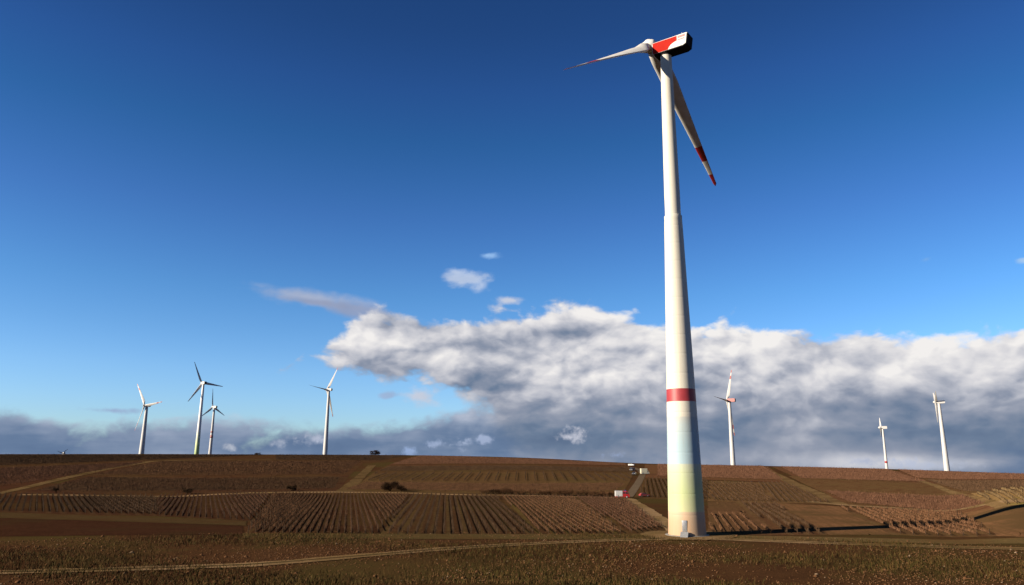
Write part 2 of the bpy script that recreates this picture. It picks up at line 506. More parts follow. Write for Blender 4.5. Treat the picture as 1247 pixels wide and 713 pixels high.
def ribbon(name, pl, width, mat, lift, world=False, wob=.15):
    """a strip of track: centre line through the given points, width in metres (number or list)"""
    c = np.array(pl if world else [P(*p) for p in pl])
    seg = np.hypot(*(np.diff(c, axis=0).T)); s = np.concatenate([[0], np.cumsum(seg)])
    n = max(8, int(s[-1] / 3)); t = np.linspace(0, s[-1], n)
    # smooth the corners a little
    cx = np.interp(t, s, c[:, 0]); cy = np.interp(t, s, c[:, 1])
    ker = np.ones(5) / 5
    if n > 12:
        cx[2:-2] = np.convolve(cx, ker, 'valid'); cy[2:-2] = np.convolve(cy, ker, 'valid')
    w = np.interp(t, s, width) if isinstance(width, (list, tuple)) else np.full(n, width)
    dx, dy = np.gradient(cx), np.gradient(cy); L = np.hypot(dx, dy) + 1e-6
    nx, ny = -dy / L, dx / L
    rows = []
    for k in np.linspace(-.5, .5, 5):
        j = RNG.normal(0, wob, n) if abs(k) > .4 else 0
        rows.append(np.stack([cx + nx * (w * k + j), cy + ny * (w * k + j)], -1))
    pts = np.stack(rows, 1)
    x, y = pts[..., 0], pts[..., 1]
    V = np.stack([x, y, hgt(x, y) + lift * .4], -1).reshape(-1, 3)
    i = np.arange(n - 1)[:, None] * 5; k = np.arange(4)[None, :]
    Fq = np.stack([i + k, i + 5 + k, i + 6 + k, i + 1 + k], -1).reshape(-1, 4)
    me = fast_mesh(name, V, Fq, mat.get('R' if mat is m_track or tone_of(pl) == 'R' else ('M' if tone_of(pl) == 'M' or mat in (m_trackd, m_bank) else 'L')), smooth=True)
    if me.polygons and me.polygons[0].normal.z < 0: me.flip_normals()
    return link(bpy.data.objects.new(name, me), kind='structure')


# ------------------------------------------------------------------ vines
def cane(kind, tone):
    if (kind, tone) not in _canes:
        c = {'red': (.094, .046, .026), 'brown': (.104, .052, .026), 'dark': (.060, .034, .018), 'tan': (.14, .092, .042)}[kind]
        k = {'L': .84, 'M': 1.0, 'R': 1.3 if kind != 'red' else 1.2}[tone]  # canes carry the same painted light, dimmer left, brighter right
        _canes[(kind, tone)] = paint('vine_canes_' + kind, A(*c, k), .95, .18, .6, spec=.05)
    return _canes[(kind, tone)]
_canes = {}
M_TRUNK = paint('vine_trunk_bark', A(0.0367, 0.0184, 0.0074), .95, .15, 2, spec=.05)
M_POST = paint('vineyard_post_wood', A(0.0395, 0.0248, 0.0140), .8, .15, 2, spec=.05)


def blades(p0, p1, w, n):
    """thin upright quads from p0 to p1, randomly turned about the vertical"""
    th = RNG.uniform(0, pi, n)
    o = np.stack([np.cos(th) * w / 2, np.sin(th) * w / 2, np.zeros(n)], -1)
    V = np.stack([p0 - o, p0 + o, p1 + o * .5, p1 - o * .5], 1).reshape(-1, 3)
    Fq = np.arange(4 * n).reshape(-1, 4)
    return V, Fq


def vine_mesh(a, b, org, dens, kind, cw, posts=6.0, height=1.75, gap=0.0):
    """one row of leafless vines between two ground points: trunks, a wire of arms, upright canes and posts"""
    L = float(np.hypot(*(b - a)))
    parts, mi = [], []
    def add(V, Fq, m):
        parts.append((V, Fq)); mi.append(np.full(len(Fq), m))
    def at(t, off=0.0):
        d = (b - a) / L
        xy = a[None, :] + d[None, :] * t[:, None] + np.stack([-d[1] * off, d[0] * off], -1) if np.ndim(off) else a[None, :] + d[None, :] * t[:, None]
        return xy
    def ground3(xy, z):
        return np.stack([xy[:, 0] - org[0], xy[:, 1] - org[1], hgt(xy[:, 0], xy[:, 1]) + z - org[2]], -1)
    n = max(3, int(L * dens))
    t = RNG.uniform(0, L, n)
    t = t[np.sin(t * .9 + a[0]) + RNG.uniform(-1, 1.4, n) > -1.2]; n = len(t)
    off = RNG.normal(0, .10, n)
    xy = at(t, off)
    z0 = RNG.uniform(.2, .5, n) * height; ln = RNG.uniform(.3, .6, n) * height
    p0 = ground3(xy, z0)
    p1 = p0 + np.stack([RNG.normal(0, .16, n), RNG.normal(0, .16, n), ln], -1)
    add(*blades(p0, p1, RNG.uniform(.7, 1.3, n)[:, None].repeat(1, 1).ravel() * cw, n), 0)
    # trunks
    tt = np.arange(.5, L, 1.25 if dens > 4 else 2.5); k = len(tt)
    if k:
        p0 = ground3(at(tt), 0.0); p1 = p0 + np.stack([RNG.normal(0, .06, k), RNG.normal(0, .06, k), np.full(k, .45 * height)], -1)
        add(*blades(p0, p1, np.full(k, max(.08, cw * 1.2)), k), 1)
    # fruiting arms along the wire
    ta = np.arange(0, L, 2.5); ta = np.append(ta, L); k = len(ta) - 1
    if k > 0:
        c = ground3(at(ta), .45 * height)
        V = np.stack([c[:-1] - (0, 0, .05), c[1:] - (0, 0, .05), c[1:] + (0, 0, .07), c[:-1] + (0, 0, .07)], 1).reshape(-1, 3)
        add(V, np.arange(4 * k).reshape(-1, 4), 0)
    # posts, four-sided
    if posts:
        tp = np.unique(np.append(np.append(0, np.arange(RNG.uniform(.3, 1) * posts, L, posts)), L)); k = len(tp)
        c = ground3(at(tp), -.1); s = .05
        hp = np.full(k, height + .25) + RNG.uniform(-.1, .1, k)
        cor = np.array([(-s, -s, 0), (s, -s, 0), (s, s, 0), (-s, s, 0)])
        bot = c[:, None, :] + cor[None]; top = bot + np.stack([np.zeros(k), np.zeros(k), hp], -1)[:, None, :]
        V = np.concatenate([bot, top], 1).reshape(-1, 3)
        f = np.array([(0, 1, 5, 4), (1, 2, 6, 5), (2, 3, 7, 6), (3, 0, 4, 7), (4, 5, 6, 7)])
        Fq = (np.arange(k)[:, None, None] * 8 + f[None]).reshape(-1, 4)
        add(V, Fq, 2)
    V = np.concatenate([p[0] for p in parts]); o = 0; Fs = []
    for p in parts: Fs.append(p[1] + o); o += len(p[0])
    return V, np.concatenate(Fs), np.concatenate(mi)


def clip_rows(poly, az, spacing, jitter=.05):
    """segments of parallel rows inside a convex polygon"""
    d = np.array([sin(radians(az)), cos(radians(az))]); nrm = np.array([d[1], -d[0]])
    s = [float(p @ nrm) for p in poly]
    out = []
    k = math.ceil(min(s) / spacing) * spacing
    while k < max(s):
        ts = []
        for i in range(len(poly)):
            p, q = poly[i], poly[(i + 1) % len(poly)]
            sp, sq = p @ nrm - k, q @ nrm - k
            if (sp < 0) != (sq < 0):
                f = sp / (sp - sq); ts.append(float((p + (q - p) * f) @ d))
        if len(ts) == 2 and abs(ts[0] - ts[1]) > 3:
            a, b = sorted(ts); a += random.uniform(0, .8); b -= random.uniform(0, .8)
            out.append((nrm * k + d * a, nrm * k + d * b))
        k += spacing * (1 + random.uniform(-jitter, jitter) * .3)
    return out


def vineyard(q, label, vp=None, az=None, spacing=2.0, dens=9, kind='brown', cw=.045, stuff=False, posts=6.0, height=1.2):
    poly = quad_pts(q)
    if az is None: az = azel(vp, 562)[0]
    c = sum(poly) / len(poly); org = np.array([c[0], c[1], float(hgt(c[0], c[1]))])
    root = empty('vineyard', tuple(org), label=label, cat='vineyard', group='vineyards on the hillside')
    rows = clip_rows(poly, az, spacing)
    mats = [cane(kind, tone_of(q)), M_TRUNK, M_POST]
    if stuff:
        Vs, Fs, Ms, o = [], [], [], 0
        for a, b in rows:
            V, Fq, mi = vine_mesh(a, b, org, dens, kind, cw, posts, height)
            Vs.append(V); Fs.append(Fq + o); Ms.append(mi); o += len(V)
        me = fast_mesh('vine_rows', np.concatenate(Vs), np.concatenate(Fs), mats, np.concatenate(Ms))
        link(bpy.data.objects.new('vine_rows', me), parent=root, kind='stuff')
    else:
        for a, b in rows[:300]:
            V, Fq, mi = vine_mesh(a, b, org, dens, kind, cw, posts, height)
            me = fast_mesh('vine_row', V, Fq, mats, mi)
            link(bpy.data.objects.new('vine_row', me), parent=root)
    return len(rows)


def vaz(vp): return azel(vp, 562)[0]


GS = A(.18, .135, .075)
def fieldm(name, ca, cb, cc=None, vp=None, az=None, sp=2.0, sc=GS, wd=.1, st=.7, **k):
    return soil(name, ca, cb, cc, stripe=((vaz(vp) if az is None else az), sp, sc, wd, st) if (vp is not None or az is not None) else None, **k)


# ---- broad fields of the upper slope (far to near)
def sk(x): return float(np.interp(x, [p[0] for p in SKYL], [p[1] for p in SKYL]))
m_dark = fieldm('dark_field_soil', A(.115, .068, .04), A(.155, .092, .05), A(.14, .105, .052), az=78, sp=4, sc=A(.21, .16, .085), wd=.16, st=.95)
m_redf = fieldm('reddish_field_soil', A(.155, .09, .055), A(.21, .12, .075), A(.17, .115, .06), az=80, sp=6, sc=A(.12, .075, .045), st=.95)
m_brf = fieldm('brown_field_soil', A(.13, .075, .045), A(.19, .115, .065), A(.17, .12, .06), az=82, sp=7, sc=A(.22, .17, .09), st=.95)
m_purp = fieldm('purple_brown_field_soil', A(.115, .055, .042), A(.135, .075, .052), A(.12, .08, .05), az=84, sp=5, sc=A(.21, .16, .085), wd=.16, st=.95)
m_oli = fieldm('olive_field_soil', A(.15, .095, .052), A(.20, .13, .072), A(.165, .125, .06), az=86, sp=6, sc=A(.21, .16, .085), wd=.16, st=.95)
patch('field', [(-60, sk(0) + .8), (330, sk(330) + .8), (190, 562), (-60, 573)], m_dark, .10)
patch('field', [(-60, 573), (190, 562), (60, 589), (-60, 603)], m_redf, .10)
patch('field', [(190, 562), (445, 562), (425, 580), (100, 581)], m_brf, .10)
patch('field', [(100, 581), (425, 580), (412, 599), (20, 602)], m_purp, .10)
patch('field', [(330, sk(330) + .8), (505, sk(505) + .8), (470, 563), (190, 562)], m_dark, .10)
patch('field', [(505, sk(505) + .8), (765, sk(765) + .8), (768, 570), (470, 568)], m_redf, .10)
patch('field', [(470, 568), (768, 570), (772, 577), (455, 576)], m_dark, .10)
patch('field', [(455, 576), (772, 577), (766, 588), (440, 587)], m_oli, .10)
patch('field', [(440, 587), (766, 588), (757, 603), (415, 599)], m_oli, .10)
patch('field', [(785, sk(785) + .8), (935, sk(935) + .8), (962, 588), (785, 582)], m_redf, .10)
patch('field', [(782, 582), (862, 585), (862, 610), (772, 607)], m_dark, .10)
patch('field', [(862, 586), (925, 588), (945, 613), (862, 611)], m_oli, .10)
patch('field', [(920, 588), (962, 588), (1016, 614), (946, 613)], m_oli, .10)
patch('field', [(940, sk(940) + .8), (1310, sk(1247) + 3.5), (1310, 590), (965, 580)], m_redf, .10)
patch('field', [(960, 580), (1310, 589), (1310, 603), (1000, 599)], m_dark, .10)
patch('field', [(1000, 598), (1180, 603), (1215, 618), (1030, 615)], m_redf, .12)
patch('field', [(1182, 601), (1310, 602), (1310, 618), (1218, 618)], fieldm('yellow_vineyard_floor', A(.26, .2, .1), A(.36, .28, .14), A(.3, .27, .1)), .13)

# ---- lower fields
f_v = lambda n_, vp_, sc=GS, st=.7: fieldm(n_, A(.115, .07, .042), A(.16, .10, .06), A(.17, .125, .06), vp=vp_, sp=3.1, sc=sc, wd=.12, st=st)
patch('field', [(-60, 603), (190, 605), (190, 629), (-60, 622)], f_v('vineyard_floor_grey', 45), .10)
patch('field', [(190, 605), (330, 601), (305, 635), (190, 629)], f_v('vineyard_floor_mixed', 250), .10)
patch('field', [(330, 601), (500, 602), (462, 652), (296, 650)], f_v('vineyard_floor_reddish', 425, A(.2, .16, .08)), .10)
patch('field', [(500, 602), (604, 604), (655, 652), (462, 652)], f_v('vineyard_floor_striped', 543, A(.2, .16, .08)), .10)
patch('field', [(604, 604), (700, 605), (762, 652), (655, 652)], f_v('vineyard_floor_olive', 572, A(.2, .17, .07), .9), .10)
patch('field', [(700, 605), (764, 607), (816, 645), (762, 652)], f_v('vineyard_floor_dark', 640), .10)
m_or = fieldm('orange_earth', A(.17, .112, .066), A(.28, .175, .10), A(.15, .11, .06), vp=850, sp=2.4, sc=A(.15, .11, .055), st=.5)
m_ob = fieldm('orange_brown_earth', A(.13, .085, .052), A(.20, .128, .075), A(.14, .10, .055), vp=830, sp=2.2, sc=A(.12, .08, .045), st=.5)
patch('field', [(862, 612), (895, 612), (950, 652), (862, 652)], m_ob, .10)
patch('field', [(895, 612), (945, 613), (1010, 652), (948, 652)], f_v('vineyard_floor_right', 850), .11)
patch('field', [(945, 613), (1022, 617), (1085, 652), (1010, 652)], m_or, .10)
patch('field', [(1022, 618), (1165, 622), (1215, 654), (1085, 652)], f_v('vineyard_floor_far_right', 930), .10)
patch('field', [(1165, 621), (1320, 618), (1320, 660), (1215, 654)], m_or, .10)
patch('field', [(-60, 629), (296, 641), (296, 652), (-60, 655)], fieldm('ploughed_earth', A(.09, .052, .034), A(.135, .08, .05), A(.11, .08, .045), az=82, sp=3, sc=A(.08, .05, .03), st=.5), .10)
m_grass = soil('rough_grass', A(.135, .12, .058), A(.19, .155, .08), A(.16, .12, .06), big=.08, fine=2.5)
patch('grass_strip', [(-60, 622), (300, 635), (300, 641), (-60, 629)], m_grass, .16)
patch('grass_strip', [(296, 650), (816, 650), (816, 657), (296, 656)], m_grass, .16)
patch('grass_strip', [(858, 652), (1320, 656), (1320, 664), (858, 657)], m_grass, .16)
# ---- grass banks, tracks and the road
m_bank = soil('dry_grass_bank', A(.17, .135, .07), A(.26, .20, .11), A(.15, .11, .06), big=.08)
m_track = soil('pale_earth_track', A(.30, .235, .145), A(.42, .34, .22), A(.25, .20, .11), big=.06)
m_trackd = soil('worn_grass_track', A(.21, .165, .09), A(.30, .235, .13), A(.18, .14, .07), big=.06)
m_road = soil('grey_tarmac', A(.20, .18, .15), A(.27, .245, .21), bump=.1)
ribbon('grass_strip', [(453, 567), (440, 580), (417, 600)], [5, 5, 6.5], m_bank, .20)
ribbon('grass_strip', [(927, 571), (945, 579), (966, 589), (1000, 603), (1028, 616)], [7, 7, 6, 5, 4], m_bank, .20)
ribbon('path', [(330, 560), (250, 560), (185, 562), (140, 569.5), (105, 577), (60, 587), (-10, 603)], [2, 3, 5, 5, 4.5, 4, 3.5], m_trackd, .2)
ribbon('path', [(325, 581), (380, 576), (445, 571)], 2.5, m_or, .2)
ribbon('path', [(1083, 573.5), (1110, 583), (1140, 592), (1180, 605), (1222, 619)], [4, 4, 3.5, 3, 3], m_trackd, .22)
ribbon('path', [(955, 589), (900, 588), (860, 587.5)], 2.2, m_trackd, .2)
ribbon('path', [(500, 559), (512, 557.5), (524, 556.7)], 3, m_track, .2)
ribbon('path', [(25, 603), (120, 604), (215, 605.5), (260, 602.5), (330, 600), (420, 600), (500, 601), (560, 603), (660, 604), (758, 607)], [3.5, 3.5, 4, 4.5, 5, 5, 4.5, 5, 4, 3.5], m_track, .21, wob=.5)
ribbon('path', [(985, 611), (1030, 616), (1090, 619), (1165, 621), (1320, 620)], 4.2, m_track, .22, wob=.4)
ribbon('road', [(756, 569), (770, 569.5), (779, 573), (783, 577.5), (777, 589), (765, 605.5)], 3.6, m_road, .24, wob=.03)
ribbon('path', [(752, 607.5), (765, 607), (785, 620), (812, 640), (832, 652)], [3, 4, 4, 3.6, 4], m_track, .26, wob=.2)
ribbon('path', [(-60, 700), (300, 690), (560, 668), (700, 660), (832, 656), (1000, 662), (1320, 672)], 3.6, m_track, .24, wob=.2)

ribbon('grass_strip', [(-60, 700), (300, 690), (560, 668), (700, 660), (832, 656)], .8, m_grass, .34, wob=.1)
ribbon('grass_strip', [(832, 656), (1000, 662), (1320, 672)], .8, m_grass, .34, wob=.1)

# ---- vines: rows are parts of their vineyard
nrows = []
nrows.append(vineyard([(-60, 604), (190, 606), (190, 627), (-60, 621)], 'grey brown vineyard above the grass strip at the far left', vp=45, kind='dark', dens=9, spacing=1.5))
nrows.append(vineyard([(192, 606), (328, 602), (304, 634), (192, 628)], 'reddish vineyard between the grey left vineyard and the fan shaped one', vp=250, kind='red', dens=8, spacing=1.3))
nrows.append(vineyard([(332, 602), (498, 603), (458, 651), (300, 649)], 'brown vineyard whose rows fan out below the grass bank', vp=425, kind='brown', dens=8, spacing=1.25))
nrows.append(vineyard([(500, 603), (603, 605), (653, 651), (465, 651)], 'vineyard with bold dark rows below the lone shrubs', vp=543, kind='dark', dens=10, cw=.05, spacing=1.7))
nrows.append(vineyard([(608, 605), (698, 606), (758, 651), (660, 651)], 'olive toned vineyard left of the sandy track, below the hedge', vp=572, kind='brown', dens=7, spacing=1.4))
nrows.append(vineyard([(702, 606), (760, 608), (808, 644), (764, 651)], 'narrow vineyard beside the sandy track below the emergency van', vp=640, kind='red', dens=7, spacing=1.3))
nrows.append(vineyard([(786, 583), (862, 585), (862, 608), (775, 606)], 'vineyard with steep rows between the road and the big tower', vp=780, kind='dark', dens=9, cw=.07))
nrows.append(vineyard([(898, 613), (943, 614), (1006, 651), (952, 651)], 'vineyard of short rows between two orange plots right of the big tower', vp=850, kind='dark', dens=11, cw=.06, height=1.1, posts=14))
nrows.append(vineyard([(864, 626), (902, 627), (944, 651), (864, 651)], 'low brown vineyard at the foot of the big tower on its right', vp=830, kind='brown', dens=6, cw=.05, spacing=1.8, posts=0, height=.9))
nrows.append(vineyard([(1024, 619), (1162, 623), (1208, 653), (1090, 651)], 'dark vineyard below the pale track at the right', vp=930, kind='brown', dens=11, cw=.06, height=1.1, posts=14))
nrows.append(vineyard([(920, 589), (958, 589), (1010, 613), (947, 612)], 'vineyard with many pale posts left of the olive grass bank', vp=886, kind='dark', dens=5, cw=.07, posts=5))
nrows.append(vineyard([(864, 588), (918, 589), (943, 612), (864, 610)], 'dark olive vineyard just right of the big tower', vp=800, kind='dark', dens=6, cw=.07, posts=12))
nrows.append(vineyard([(458, 577), (770, 578), (765, 586), (445, 586)], 'vineyard with widely spaced pale row ends above the hedge', vp=640, kind='dark', dens=6, spacing=5.0, cw=.09, posts=4))
nrows.append(vineyard([(445, 589), (762, 590), (752, 599), (418, 598)], 'brown vineyard with low rows just above the hedge', az=86, kind='brown', dens=3, cw=.08, posts=0, stuff=True, height=1.5))
nrows.append(vineyard([(1184, 602), (1310, 604), (1310, 616), (1219, 617)], 'yellowish vineyard at the right edge beside the worn path', vp=1130, kind='tan', dens=6, cw=.06, posts=4))
for (q, lab, kd, a_, dn) in [
        ([(-60, sk(0) + 1), (325, sk(325) + 1), (190, 561), (-60, 571)], 'dark vineyard along the skyline at the far left', 'dark', 78, 1.6),
        ([(-60, 574), (180, 564), (60, 586), (-60, 600)], 'reddish vineyard left of the diagonal worn path', 'red', 80, 1.6),
        ([(195, 563), (440, 563), (420, 579), (110, 580)], 'brown vineyard right of the diagonal worn path', 'brown', 80, 1.6),
        ([(105, 583), (415, 583), (408, 597), (40, 600)], 'purple brown vineyard above the pale track at the left', 'dark', 84, 2.0),
        ([(335, sk(335) + 1), (500, sk(500) + 1), (465, 562), (335, 561)], 'dark vineyard on the skyline beside the fourth turbine from the left', 'dark', 84, 1.6),
        ([(512, sk(512) + 1), (760, sk(760) + 1), (764, 568), (475, 567)], 'reddish vineyard on the skyline left of the parked vehicles', 'red', 95, 1.6),
        ([(475, 569), (764, 571), (768, 576), (460, 575)], 'thin dark vineyard below the reddish skyline one', 'dark', 92, 2.2),
        ([(800, sk(800) + 1), (930, sk(930) + 1), (955, 586), (800, 581)], 'brown vineyard on the skyline behind the big tower', 'red', 98, 1.6),
        ([(950, sk(950) + 1.2), (1080, sk(1080) + 1.2), (1130, 588), (975, 584)], 'reddish vineyard below the turbine with the red ring', 'red', 100, 1.6),
        ([(1092, sk(1092) + 1.2), (1300, sk(1247) + 3), (1300, 588), (1115, 583)], 'reddish vineyard along the skyline at the far right', 'red', 104, 1.6),
        ([(1125, 585), (1300, 590), (1300, 600), (1180, 601)], 'dark vineyard above the yellowish one at the right', 'dark', 104, 2.0),
        ([(1003, 599), (1172, 604), (1205, 616), (1034, 614)], 'reddish vineyard between the olive bank and the worn path', 'red', 100, 2.0)]:
    nrows.append(vineyard(q, lab, az=a_, kind=kd, dens=dn, cw=.12, posts=0, stuff=True, spacing=2.4, height=1.5))
print('vine rows', nrows)

# ------------------------------------------------------------------ grass in the foreground
def grass_tufts():
    n = 120000
    r = RNG.uniform(82, 175, n); a = np.radians(RNG.uniform(-37, 38, n))
    x, y = r * np.sin(a), r * np.cos(a)
    keep = (np.sin(x * .11 + 2 * np.sin(y * .07)) + np.sin(y * .17 + x * .05) + RNG.normal(0, .6, n) > .15)
    # keep off the lower vineyards and the tower's pad
    keep &= (r < 148) & (np.hypot(x - 33.2, y - 146.3) > 8)
    x, y = x[keep], y[keep]; n = len(x)
    p0 = np.stack([x, y, hgt(x, y) + .05], -1)
    p1 = p0 + np.stack([RNG.normal(0, .12, n), RNG.normal(0, .12, n), RNG.uniform(.15, .5, n)], -1)
    V, Fq = blades(p0, p1, np.full(n, .07), n)
    m1 = paint('dry_grass_blades', A(0.0650, 0.0365, 0.0122), .9, .2, .2, spec=.05)
    m2 = paint('green_grass_blades', A(0.0322, 0.0259, 0.0064), .9, .2, .2, spec=.05)
    me = fast_mesh('grass', V, Fq, [m1, m2], (RNG.uniform(0, 1, n) > .5).astype(int))
    link(bpy.data.objects.new('grass', me), kind='stuff', label='rough tufts of dry and green grass in the foreground', cat='grass')
grass_tufts()


def clods():
    n = 26000
    r = RNG.uniform(84, 152, n); a = np.radians(RNG.uniform(-37, 38, n)); x, y = r * np.sin(a), r * np.cos(a)
    keep = (np.sin(x * .13 + 1.3 * np.sin(y * .09)) + RNG.normal(0, .7, n) > -.2) & (np.hypot(x - 33.2, y - 146.3) > 6)
    x, y = x[keep], y[keep]; n = len(x)
    s = RNG.uniform(.04, .15, n) * (1 + (RNG.uniform(0, 1, n) > .97) * 1.2)
    c = np.stack([x, y, hgt(x, y) + .05], -1)
    o = np.array([(1, 0, 0), (0, 1, 0), (-1, 0, 0), (0, -1, 0), (0, 0, .8), (0, 0, -.6)])
    th = RNG.uniform(0, pi, n); R_ = np.stack([np.stack([np.cos(th), -np.sin(th), 0 * th], -1), np.stack([np.sin(th), np.cos(th), 0 * th], -1), np.stack([0 * th, 0 * th, 1 + 0 * th], -1)], 1)
    V = c[:, None, :] + np.einsum('nij,kj->nki', R_, o) * s[:, None, None] * RNG.uniform(.6, 1.3, (n, 6, 1))
    f = np.array([(0, 1, 4), (1, 2, 4), (2, 3, 4), (3, 0, 4), (1, 0, 5), (2, 1, 5), (3, 2, 5), (0, 3, 5)])
    Fq = (np.arange(n)[:, None, None] * 6 + f[None]).reshape(-1, 3)
    me = fast_mesh('earth_clods', V.reshape(-1, 3), Fq, [soil('clod_earth', A(.14, .085, .05), A(.2, .13, .08)).get('R'), soil('stone_grey', A(.22, .19, .15), A(.3, .26, .21)).get('R')], np.repeat((RNG.uniform(0, 1, n) > .955).astype(int), 8))
    link(bpy.data.objects.new('earth_clods', me), kind='stuff', label='clods of earth and small pale stones lying in the foreground', cat='clods')
clods()


# ------------------------------------------------------------------ shrubs
M_TWIG = paint('shrub_twigs', A(0.0260, 0.0145, 0.0066), .9, .2, 2, spec=.05)
M_TWIG2 = paint('shrub_twigs_olive', A(0.0746, 0.0362, 0.0164), .9, .2, 2, spec=.05)
def shrub(px, py, w, h, label, m=None, dens=1.0, group='leafless shrubs on the slope', name='shrub'):
    c = P(px, py); z = float(hgt(c[0], c[1]))
    root = empty(name, (c[0], c[1], z + .1), label=label, cat='shrub', group=group)
    bm = bmesh.new(); k = 6
    # stems rising from one stool
    V, Fq, o = [], [], 0
    ns = 7
    for i in range(ns):
        th = 2 * pi * i / ns + random.uniform(-.3, .3); l = h * random.uniform(.45, .7); q = w * .25 * random.uniform(.5, 1)
        for s in range(3):
            pass
        a = np.array([cos(th) * .1, sin(th) * .1, -.1]); b = np.array([cos(th) * q, sin(th) * q, l])
        for e_, rad in ((a, .09), (b, .035)):
            for j in range(4):
                V.append(e_ + rad * np.array([cos(j * pi / 2), sin(j * pi / 2), 0]))
        for j in range(4): Fq.append((o + j, o + (j + 1) % 4, o + 4 + (j + 1) % 4, o + 4 + j))
        o += 8
    bm.free()
    link(bpy.data.objects.new('stem', fast_mesh('stem', np.array(V), np.array(Fq), M_TWIG)), parent=root)
    n = int(1700 * dens * w * h / 12)
    # clumps of twigs in an uneven dome
    nc = max(5, int(w * 2.2))
    cc = np.stack([RNG.uniform(-.42, .42, nc) * w, RNG.uniform(-.3, .3, nc) * w, RNG.uniform(.12, .72, nc) * h], -1)
    id_ = RNG.integers(0, nc, n)
    dv = RNG.normal(0, 1, (n, 3)); dv /= np.linalg.norm(dv, axis=1)[:, None]
    p = cc[id_] + dv * (RNG.uniform(0, 1, n) ** .5)[:, None] * np.array([w * .2, w * .2, h * .26])
    p[:, 2] = np.maximum(p[:, 2], .05)
    d = dv * .5 + np.array([0, 0, .5]); p1 = p + d * RNG.uniform(.25, .6, n)[:, None]
    V, Fq = blades(p, p1, RNG.uniform(.05, .12, n), n)
    link(bpy.data.objects.new('crown', fast_mesh('crown', V, Fq, m or M_TWIG)), parent=root)
shrub(457, 554.5, 8.5, 4.2, 'round dark shrub alone on the skyline', dens=1.4)
shrub(315, 554.6, 6, 1.6, 'low dark shrub on the skyline right of the pair of turbines')
shrub(355, 598.5, 3.6, 2.4, 'small dark shrub beside the pale track, left of the grass bank', dens=1.6)
shrub(475, 598.5, 6.5, 4.0, 'larger shrub above the pale track, right of the grass bank', dens=1.5)
shrub(489, 599, 4.5, 2.4, 'low shrub tucked against the larger one above the track', dens=1.2)
shrub(228, 601.5, 4.0, 2.2, 'dark shrub where the left track bends')
shrub(68, 600.5, 1.6, 2.0, 'tiny shrub above the left end of the pale track')
hx = np.linspace(592, 744, 20)
for i, x in enumerate(hx):
    shrub(float(x) + random.uniform(-2, 2), 602 + (x - 592) * .02 + random.uniform(-.8, .8), random.uniform(4, 6.5), random.uniform(1.5, 2.6),
          'one of the brown leafless shrubs in the hedge along the track', m=M_TWIG2 if random.random() < .9 else M_TWIG, dens=.75, group='hedge shrubs left of the emergency van')


# ------------------------------------------------------------------ wind turbines
def bmobj(name, bm, mats, parent=None, smooth=True, loc=None, **kw):
    me = bpy.data.meshes.new(name); bm.normal_update(); bm.to_mesh(me); bm.free()
    for m in (mats if isinstance(mats, (list, tuple)) else [mats]): me.materials.append(m)
    if smooth:
        for p in me.polygons: p.use_smooth = True
    o = bpy.data.objects.new(name, me)
    if loc is not None: o.location = loc
    return link(o, parent=parent, **kw)


def lathe(prof, seg=64, cap=True):
    """bmesh of revolution; prof = [(radius, z)]"""
    bm = bmesh.new(); rings = []
    for r, z in prof:
        rings.append([bm.verts.new((r * cos(2 * pi * k / seg), r * sin(2 * pi * k / seg), z)) for k in range(seg)])
    for a, b in zip(rings, rings[1:]):
        for k in range(seg): bm.faces.new((a[k], a[(k + 1) % seg], b[(k + 1) % seg], b[k]))
    if cap:
        for rg_, fl in ((rings[-1], False), (rings[0], True)):
            c_ = [bm.verts.new(v.co) for v in rg_]
            bm.faces.new(c_[::-1] if fl else c_)
    return bm


def airfoil(n=14):
    pts = []
    for k in range(n):
        t = 2 * pi * k / n
        x = .5 - .5 * cos(t)                     # 0 leading .. 1 trailing
        th = .6 * (.2969 * math.sqrt(max(x, 0)) - .126 * x - .3516 * x * x + .2843 * x ** 3 - .1015 * x ** 4) / .1 * .5
        pts.append((x - .28, th if t < pi else -th))
    return pts


def blade_bm(R, chord, root, pitch, bands=((.69, .80), (.905, 1.01)), bend=0.0, twist=12):
    """blade along +Z; x = in the rotor plane (trailing side for pitch 0), y = down-wind. pitch 90 = feathered"""
    bm = bmesh.new(); AF = airfoil(); n = len(AF); rings = []; rs = []
    f = [0.03, .06, .09, .12, .16, .2, .25, .32, .4, .5, .6, .69, .6901, .745, .80, .8001, .85, .905, .9051, .95, .98, .995, 1.0]
    for u in f:
        b = min(1, max(0, (u - .03) / .13)); b = b * b * (3 - 2 * b)
        ch = chord * (1.0 - .78 * ((u - .26) / .74) ** .95) if u > .26 else chord
        c = root * (1 - b) + ch * b
        if u > .98: c *= max(.12, 1 - (u - .98) / .02 * .85)
        tk = 1.0 * (1 - b) + b * (.34 - .2 * u)
        tw = radians(pitch + twist * (1 - u) ** (2 if twist > 0 else 1))
        ring = []
        for k, (ax, ay) in enumerate(AF):
            t = 2 * pi * k / n
            cx_, cy_ = -.5 * cos(t), .5 * sin(t)                # circle
            ax2, ay2 = ax, ay * tk / .3 * .5
            px = (cx_ * (1 - b) + ax2 * b) * c; py = (cy_ * (1 - b) + ay2 * b) * c
            ring.append(bm.verts.new((px * cos(tw) - py * sin(tw), px * sin(tw) + py * cos(tw) - bend * u * u, u * R)))
        rings.append(ring); rs.append(u)
    for i, (a, b) in enumerate(zip(rings, rings[1:])):
        mid = (rs[i] + rs[i + 1]) / 2
        red = any(lo <= mid <= hi for lo, hi in bands)
        for k in range(n):
            fc = bm.faces.new((a[k], a[(k + 1) % n], b[(k + 1) % n], b[k])); fc.material_index = 1 if red else 0
    bm.faces.new(rings[-1]); bm.faces.new(rings[0][::-1])
    bmesh.ops.recalc_face_normals(bm, faces=bm.faces)
    return bm


